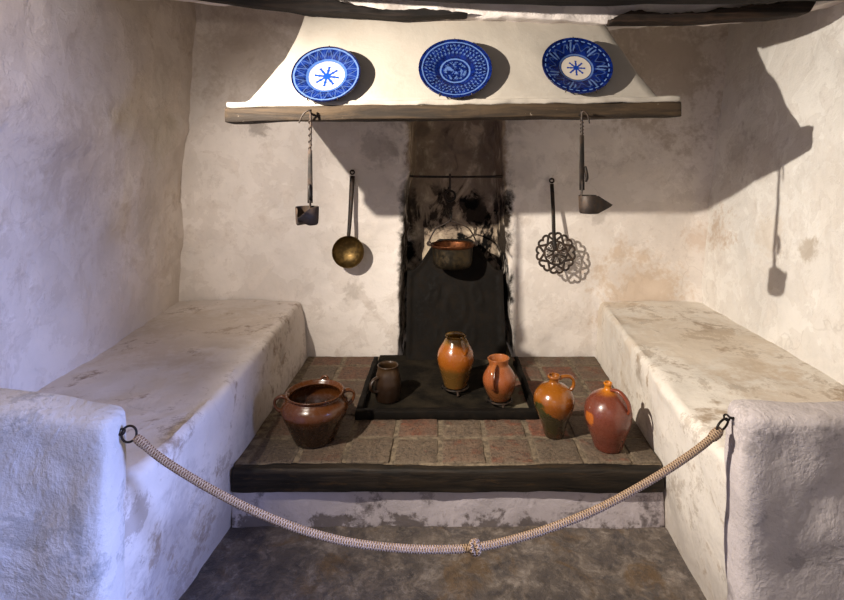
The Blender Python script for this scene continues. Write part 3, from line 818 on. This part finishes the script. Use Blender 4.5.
# ------------------------------------------------------------------ pot hanging on a hook from the bar in the recess
YP = 2.812
zb = pz(176.5, YP)
bm = bm_new(); tube(bm, smooth_path([(-.172, YP + .12, zb - .002), (-.150, YP + .04, zb), (pxx(416, YP), YP, zb), (.10, YP, zb - .002), (pxx(498, YP), YP, zb), (.335, YP + .04, zb), (.352, YP + .12, zb - .002)], 6), .0062, 10)
o = obj('hanging_bar', bm, M['iron'], loc=(.08, YP, zb)); tag(o, 'thin iron bar set across the sooty recess, holding the hook', 'bar')
hk = thing('pot_hook', (pxx(450, YP), YP, zb), 'iron ring hook and chain hanging from the bar, above the pot', 'hook')
kx = pxx(450, YP)
bm = bm_new(); tube(bm, smooth_path([(kx, YP + .012, zb + .002), (kx, YP, zb + .012), (kx, YP - .012, zb), (kx, YP - .004, zb - .02), (kx, YP, zb - .075)], 6), .005, 8); obj('shank', bm, M['iron'], hk)
rz = pz(196, YP); bm = bm_new(); tube(bm, ring_pts((kx, YP, rz), .029, 28), .006, 8, closed=True); obj('ring', bm, M['iron'], hk)
apz = pz(221, YP)
zc = rz - .034; k = 0
while zc > apz + .016:
    bm = bm_new(); tube(bm, ring_pts((kx + .003, YP, zc - .008), .007, 14, ax=((1, 0, 0) if k % 2 else (0, 1, 0)), ry=.014), .0034, 6, closed=True); obj('chain_link', bm, M['iron'], hk); zc -= .021; k += 1
px_, prim, pbot = pxx(452.5, YP), pz(244, YP), pz(267, YP)
pot = thing('hanging_pot', (px_, YP, pbot), 'round metal pot with copper rim and arched wire handle hanging in the recess', 'pot')
R = .113; H = prim - pbot
bm = bm_new()
prof = prof_smooth([(0, 0), (R * .70, .001), (R * .86, .010), (R * .94, .035), (R * .955, H * .6), (R * .97, H - .012)], 4) + [(R * .92, H - .012)] + [(R * .90, .04), (R * .80, .015), (0, .012)]
lathe(bm, prof, (px_, YP, pbot), 48); obj('vessel', bm, M['potbody'], pot, sharp=60)
bm = bm_new(); lathe(bm, prof_smooth([(R * .92, H - .016), (R * 1.0, H - .014), (R * 1.06, H - .003), (R * 1.06, H + .002), (R * 1.0, H), (R * .93, H - .004), (R * .915, H - .012), (R * .90, H - .03), (R * .89, .04)], 3), (px_, YP, pbot), 48); obj('rim', bm, M['copper'], pot)
bm = bm_new(); zs = prim - .004
tube(bm, smooth_path([(px_ - R * 1.10, YP, zs - .006), (px_ - R * 1.12, YP, zs + .020), (px_ - R * .80, YP, zs + .085), (px_ - R * .3, YP, apz - .012), (kx, YP, apz), (px_ + R * .3, YP, apz - .012), (px_ + R * .80, YP, zs + .085), (px_ + R * 1.12, YP, zs + .020), (px_ + R * 1.10, YP, zs - .006)], 6), .0042, 8); obj('bail', bm, M['iron2'], pot)
for s in (-1, 1):
    bm = bm_new(); tube(bm, ring_pts((px_ + s * R * 1.12, YP, zs + .006), .010, 14), .0042, 8, closed=True)
    tube(bm, [(px_ + s * R * 1.0, YP, zs - .004), (px_ + s * R * 1.12, YP, zs - .004)], .005, 8); obj('ear', bm, M['iron2'], pot)

# ------------------------------------------------------------------ pottery
def vessel(name, loc, prof_out, mat, label, cat, wall=.006, lean=(0, 0), seg=56, mouth=True):
    """thrown pot: outside profile (r, z), a wall thickness, open mouth"""
    t = thing(name, loc, label, cat, rot=(lean[0], lean[1], 0))
    po = prof_smooth(prof_out, 5)
    inn = [(max(r - wall, .002), max(z, wall)) for r, z in reversed(po[:-1])]
    inn = [q for q in inn if q[1] > wall * 1.01]
    bm = bm_new(); lathe(bm, [(0, 0.002), (po[0][0] * .85, .002)] + po + [(po[-1][0] - wall * .5, po[-1][1] + wall * .3)] + inn + [(0, wall * 1.1)], seg=seg)
    return t, obj('body', bm, mat, t)
def handle(t, pts, r, mat, flat=.6, up=None, name='handle'):
    if name == 'handle':
        q = Vector(pts[len(pts) // 2]); up = (-q.y, q.x, 0)
    bm = bm_new(); tube(bm, smooth_path(pts, 8), r, 12, flat=flat, up=up); return obj(name, bm, mat, t)
Z0 = HT + .0038
# wide casserole, dark brown
g = m_glaze('brown_glaze', (92, 52, 22), (84, 46, 19), (46, 27, 14), .095, .30, spots=(54, 32, 16), spot_amt=.5, rough=.16, coat=.25)
t, _ = vessel('casserole', (pxx(315, 1.98), 1.98, Z0), [(.076, 0), (.082, .010), (.101, .056), (.122, .104), (.126, .120), (.120, .140), (.106, .156), (.100, .163), (.107, .172), (.110, .176)], g, 'wide dark brown glazed clay casserole with two loop handles, in front of left bench', 'casserole')
for s, a in ((-1, PI + .12), (1, .35)):
    d = V(math.cos(a), math.sin(a), 0)
    handle(t, [d * .105 + V(0, 0, .158), d * .126 + V(0, 0, .163), d * .146 + V(0, 0, .152), d * .149 + V(0, 0, .134), d * .138 + V(0, 0, .116), d * .122 + V(0, 0, .108)], lambda q: .0085 + .002 * math.cos(2 * PI * q), g, .8)
d = V(.10, .98, 0).normalized(); handle(t, [d * .106 + V(-.016, 0, .170), d * .118 + V(-.008, 0, .181), d * .118 + V(.008, 0, .181), d * .106 + V(.016, 0, .170)], .007, g, .8, name='lug')
# amber jug, back of the pit
def trivet(x, y, r, h, label, z0=.2135):
    t = thing('trivet', (x, y, z0), label, 'trivet', 'iron trivets in the fire pit')
    bm = bm_new(); tube(bm, ring_pts((x, y, z0 + h - .005), r, 32, ay=(0, 1, 0)), .005, 8, closed=True)
    for k in range(3):
        a = k * PI / 3 + .3; d = V(math.cos(a), math.sin(a), 0) * r; tube(bm, [V(x, y, z0 + h - .005) - d, V(x, y, z0 + h - .005) + d], .004, 8, flat=.8)
    obj('grate', bm, M['iron'], t)
    for k in range(3):
        a = -PI / 2 + .15 + k * 2 * PI / 3; d = V(math.cos(a), math.sin(a), 0) * r
        bm = bm_new(); tube(bm, smooth_path([V(x, y, z0 + h - .005) + d, V(x, y, z0 + h * .5) + d * 1.05, V(x, y, z0 + .003) + d * 1.18], 4), lambda q: lerp(.005, .007, q), 8); obj('foot', bm, M['iron'], t)
Z1 = .2135 + .0265
jx, jy = pxx(455.5, 2.38), 2.38
trivet(jx, jy, .056, .026, 'low black iron trivet under the tall amber jug in front of the fireback')
g = m_glaze('amber_glaze', (124, 90, 34), (150, 84, 26), (100, 70, 30), .085, .200, spots=(140, 66, 18), spot_amt=.45, rough=.13)
t, _ = vessel('jug', (jx, jy, Z1), [(.050, 0), (.053, .006), (.062, .038), (.077, .089), (.0835, .127), (.078, .160), (.058, .194), (.047, .213), (.045, .220), (.048, .229)], g, 'tall amber glazed jug standing in the fire pit in front of the fireback', 'jug')
d = V(.55, -.84, 0).normalized()
handle(t, [d * .044 + V(0, 0, .222), d * .062 + V(0, 0, .231), d * .086 + V(0, 0, .216), d * .090 + V(0, 0, .189), d * .077 + V(0, 0, .161)], lambda q: .011 - .002 * q, g, .6)
# small orange pitcher
jx, jy = pxx(500, 2.25), 2.25
trivet(jx, jy, .050, .026, 'low black iron trivet under the small orange pitcher at the right of the pit')
g = m_glaze('orange_glaze', (160, 94, 50), (148, 82, 45), (112, 67, 36), .05, .14, spots=(150, 66, 28), spot_amt=.45, rough=.2, coat=.35)
t, _ = vessel('pitcher', (jx, jy, Z1), [(.042, 0), (.046, .006), (.060, .035), (.071, .075), (.068, .100), (.052, .128), (.042, .142), (.041, .152), (.046, .170), (.0475, .174)], g, 'small orange glazed pitcher with wide open mouth at the right of the pit', 'pitcher', lean=(0, -.04))
d = V(-.42, -.9, 0).normalized()
handle(t, [d * .042 + V(0, 0, .160), d * .060 + V(0, 0, .158), d * .088 + V(.0, 0, .138), d * .096 + V(0, 0, .100), d * .084 + V(0, 0, .072), d * .068 + V(0, 0, .062)], lambda q: .0105 - .002 * q, g, .55)
# dark jug in the left of the pit
jx, jy = pxx(388, 2.30), 2.30
g = m_glaze('umber_glaze', (58, 40, 22), (48, 31, 17), (36, 23, 14), .06, .12, spots=(40, 26, 16), spot_amt=.5, rough=.3, coat=.3)
t, _ = vessel('jug', (jx, jy, .2140), [(.050, 0), (.054, .006), (.057, .030), (.058, .070), (.053, .105), (.047, .128), (.045, .140), (.047, .150)], g, 'dim umber cylindrical jug in the shaded left corner of the fire pit', 'jug')
d = V(-.75, -.66, 0).normalized()
handle(t, [d * .052 + V(0, 0, .108), d * .075 + V(0, 0, .104), d * .092 + V(0, 0, .082), d * .082 + V(0, 0, .056), d * .055 + V(0, 0, .046)], .009, g, .7)
# green-and-amber narrow-necked jug
g = m_glaze('green_amber_glaze', (142, 82, 20), (126, 70, 19), (50, 35, 19), .085, .15, spots=(120, 58, 12), spot_amt=.4, rough=.12, patch=[((-.055, -.045, .095), .050, (52, 52, 20)), ((-.03, -.06, .060), .055, (48, 40, 18))])
t, _ = vessel('wine_jug', (pxx(554, 2.0), 2.0, Z0), [(.036, 0), (.039, .008), (.048, .045), (.068, .095), (.0775, .128), (.074, .155), (.055, .182), (.028, .196), (.0195, .203), (.018, .212), (.022, .219), (.025, .223), (.023, .229)], g, 'amber narrow-necked jug with green-stained lower body and looped side handle, on the tiles', 'jug', wall=.005)
d = V(1, .12, 0).normalized()
handle(t, [d * .020 + V(0, 0, .213), d * .036 + V(0, 0, .222), d * .062 + V(0, 0, .221), d * .078 + V(0, 0, .205), d * .077 + V(0, 0, .183), d * .066 + V(0, 0, .168)], .0085, g, .75)
# red-brown jug with an orange neck
g = m_glaze('russet_glaze', (196, 118, 24), (112, 58, 42), (96, 47, 34), .05, .207, spots=(92, 42, 24), spot_amt=.35, rough=.2, coat=.4, dn=.022, patch=[((-.080, -.030, .118), .024, (176, 96, 36))])
t, _ = vessel('water_jug', (pxx(608, 1.915), 1.915, Z0), [(.048, 0), (.052, .008), (.060, .035), (.076, .080), (.0845, .115), (.082, .150), (.064, .182), (.040, .200), (.020, .210), (.0135, .217), (.0125, .226), (.016, .232), (.0155, .237)], g, 'red-brown bulbous jug with bright orange narrow neck, nearest the right bench', 'jug', wall=.005)
d = V(.66, -.75, 0).normalized()
handle(t, [d * .014 + V(0, 0, .213), d * .032 + V(0, 0, .218), d * .055 + V(0, 0, .213), d * .078 + V(0, 0, .192), d * .086 + V(0, 0, .164), d * .080 + V(0, 0, .150)], lambda q: .0105 - .001 * q, m_glaze('russet_handle_glaze', (124, 58, 34), (124, 58, 34), (108, 46, 28), .05, .3, spots=(92, 42, 24), spot_amt=.4, rough=.22, coat=.3), .6)

# ------------------------------------------------------------------ rope barrier between the piers
rp = [(139, 440), (162, 459), (200, 483), (235, 502), (270, 518), (305, 531), (345, 541.5), (385, 547), (430, 549.5), (475, 547.5), (520, 537.5), (560, 524.5), (600, 508), (640, 486.5), (672, 467), (700, 447.5), (718, 432)]
def rope_pt(px, py):
    Y = lerp(1.185, 1.245, (px - 130) / 600); return V(pxx(px, Y), Y, pz(py, Y))
rope = thing('barrier_rope', rope_pt(430, 549), 'beige braided rope sagging across the alcove mouth between the two piers', 'rope')
path = smooth_path([rope_pt(*p) for p in rp], 14)
bm = bm_new(); tube(bm, path, .0088, 14); obj('cord', bm, M['rope'], rope)
bm = bm_new(); kc = rope_pt(475, 547.5)
for kk, (ph, off) in enumerate(((0, -.006), (1.6, .004))):
    tube(bm, [kc + V(off + math.sin(a * 2 + ph) * .004, math.cos(a) * .0105, math.sin(a) * .0125) for a in [2 * PI * q / 20 for q in range(20)]], .0062, 10, closed=True)
obj('knot', bm, M['rope'], rope)
for (a, b_) in (((139, 440), (150, 449)), ((718, 432), (706, 443))):
    p0, p1 = rope_pt(*a), rope_pt(*b_); d = (p1 - p0).normalized(); bm = bm_new()
    tube(bm, [p0 - d * .012, p0 - d * .004, p0 + d * .006, p0 + d * .016, p0 + d * .024], (lambda q: [.007, .0100, .0105, .0098, .0090][min(4, int(q * 4.01))]) if a[0] < 300 else (lambda q: [.006, .0110, .0122, .0115, .0090][min(4, int(q * 4.01))]), 14)
    obj('spliced_end', bm, M['rope'], rope)
# ring fittings
def ring_fit(c, r, ry, ax, ay, stp, label):
    t = thing('ring_bolt', stp, label, 'ring', 'rope rings')
    bm = bm_new(); tube(bm, ring_pts(c, r, 28, ax, ay, ry), .0026, 8, closed=True); obj('ring', bm, M['iron'], t)
    bm = bm_new(); e = Vector(stp); s = 1 if e.x > 0 else -1
    tip = e - V(s * .020, 0, -.002)
    tube(bm, smooth_path([e + V(s * .02, 0, .001), e, tip + V(s * .006, 0, 0)], 4), .0032, 8)
    tube(bm, ring_pts(tip, .0065, 16, (1, 0, 0), (0, .6, .8)), .0024, 8, closed=True); obj('eye', bm, M['iron'], t)
c = rope_pt(129, 434); ring_fit(c, .0170, .0170, (1, 0, 0), (0, .25, .97), V(-.745, c.y, c.z + .003), 'black iron ring fixed to the inner face of the left pier, holding the rope')
c = rope_pt(722.5, 425); ring_fit(c, .0105, .019, V(1, .3, -.8).normalized(), V(.72, .2, .66).normalized(), V(.706, c.y, c.z + .016), 'black iron ring fixed to the inner face of the right pier, holding the rope')

# ------------------------------------------------------------------ camera and light
cam = bpy.data.cameras.new('camera'); co = bpy.data.objects.new('camera', cam); COL.objects.link(co)
co.location = (0, 0, 1.27 * S); co.rotation_euler = (PI / 2, 0, 0)
cam.sensor_width = 36; cam.lens = 520 / 844 * 36; cam.shift_x = -18 / 844; cam.shift_y = -140 / 844; cam.clip_start = .02
bpy.context.scene.camera = co

def aim(o, tgt): o.rotation_euler = (Vector(tgt) - Vector(o.location) / S).to_track_quat('-Z', 'Y').to_euler()
def lamp(name, kind, loc, tgt, power, color, **k):
    l = bpy.data.lights.new(name, kind); l.energy = power; l.color = color
    for a, v in k.items(): setattr(l, a, v)
    o = bpy.data.objects.new(name, l); COL.objects.link(o); o.location = Vector(loc) * S; aim(o, tgt); return o
L0 = (-1.0, .98, 1.715)
lamp('spot_lamp', 'SPOT', L0, (1.3, 2.58, .515), 390, (1.0, .91, .79), spot_size=math.radians(92), spot_blend=1.0, shadow_soft_size=.014)
lamp('spot_lamp_second', 'SPOT', L0, (-.58, 2.83, 1.0), 120, (1.0, .90, .80), spot_size=math.radians(64), spot_blend=1.0, shadow_soft_size=.014)
lamp('spot_spill', 'POINT', L0, (0, 2, 1), 11, (1.0, .86, .72), shadow_soft_size=.03)
lamp('window_daylight', 'AREA', (2.9, .10, 1.30), (-.9, 1.25, .28), 24, (.30, .42, 1.0), shape='RECTANGLE', size=.7, size_y=.8, spread=math.radians(46))
lamp('front_fill', 'AREA', (-.2, -1.3, 2.1), (0, 1.2, .5), 3.5, (.82, .86, 1.0), shape='RECTANGLE', size=1.2, size_y=.8)  # cool fill added behind and above the camera, brightening the pier fronts

w = bpy.data.worlds.new('room'); bpy.context.scene.world = w; w.use_nodes = True
w.node_tree.nodes['Background'].inputs[0].default_value = (1.0, .92, .92, 1); w.node_tree.nodes['Background'].inputs[1].default_value = .34

sc = bpy.context.scene
sc.view_settings.view_transform = 'Standard'; sc.view_settings.look = 'None'
sc.view_settings.exposure = 0; sc.view_settings.gamma = 1; sc.view_settings.use_curve_mapping = False
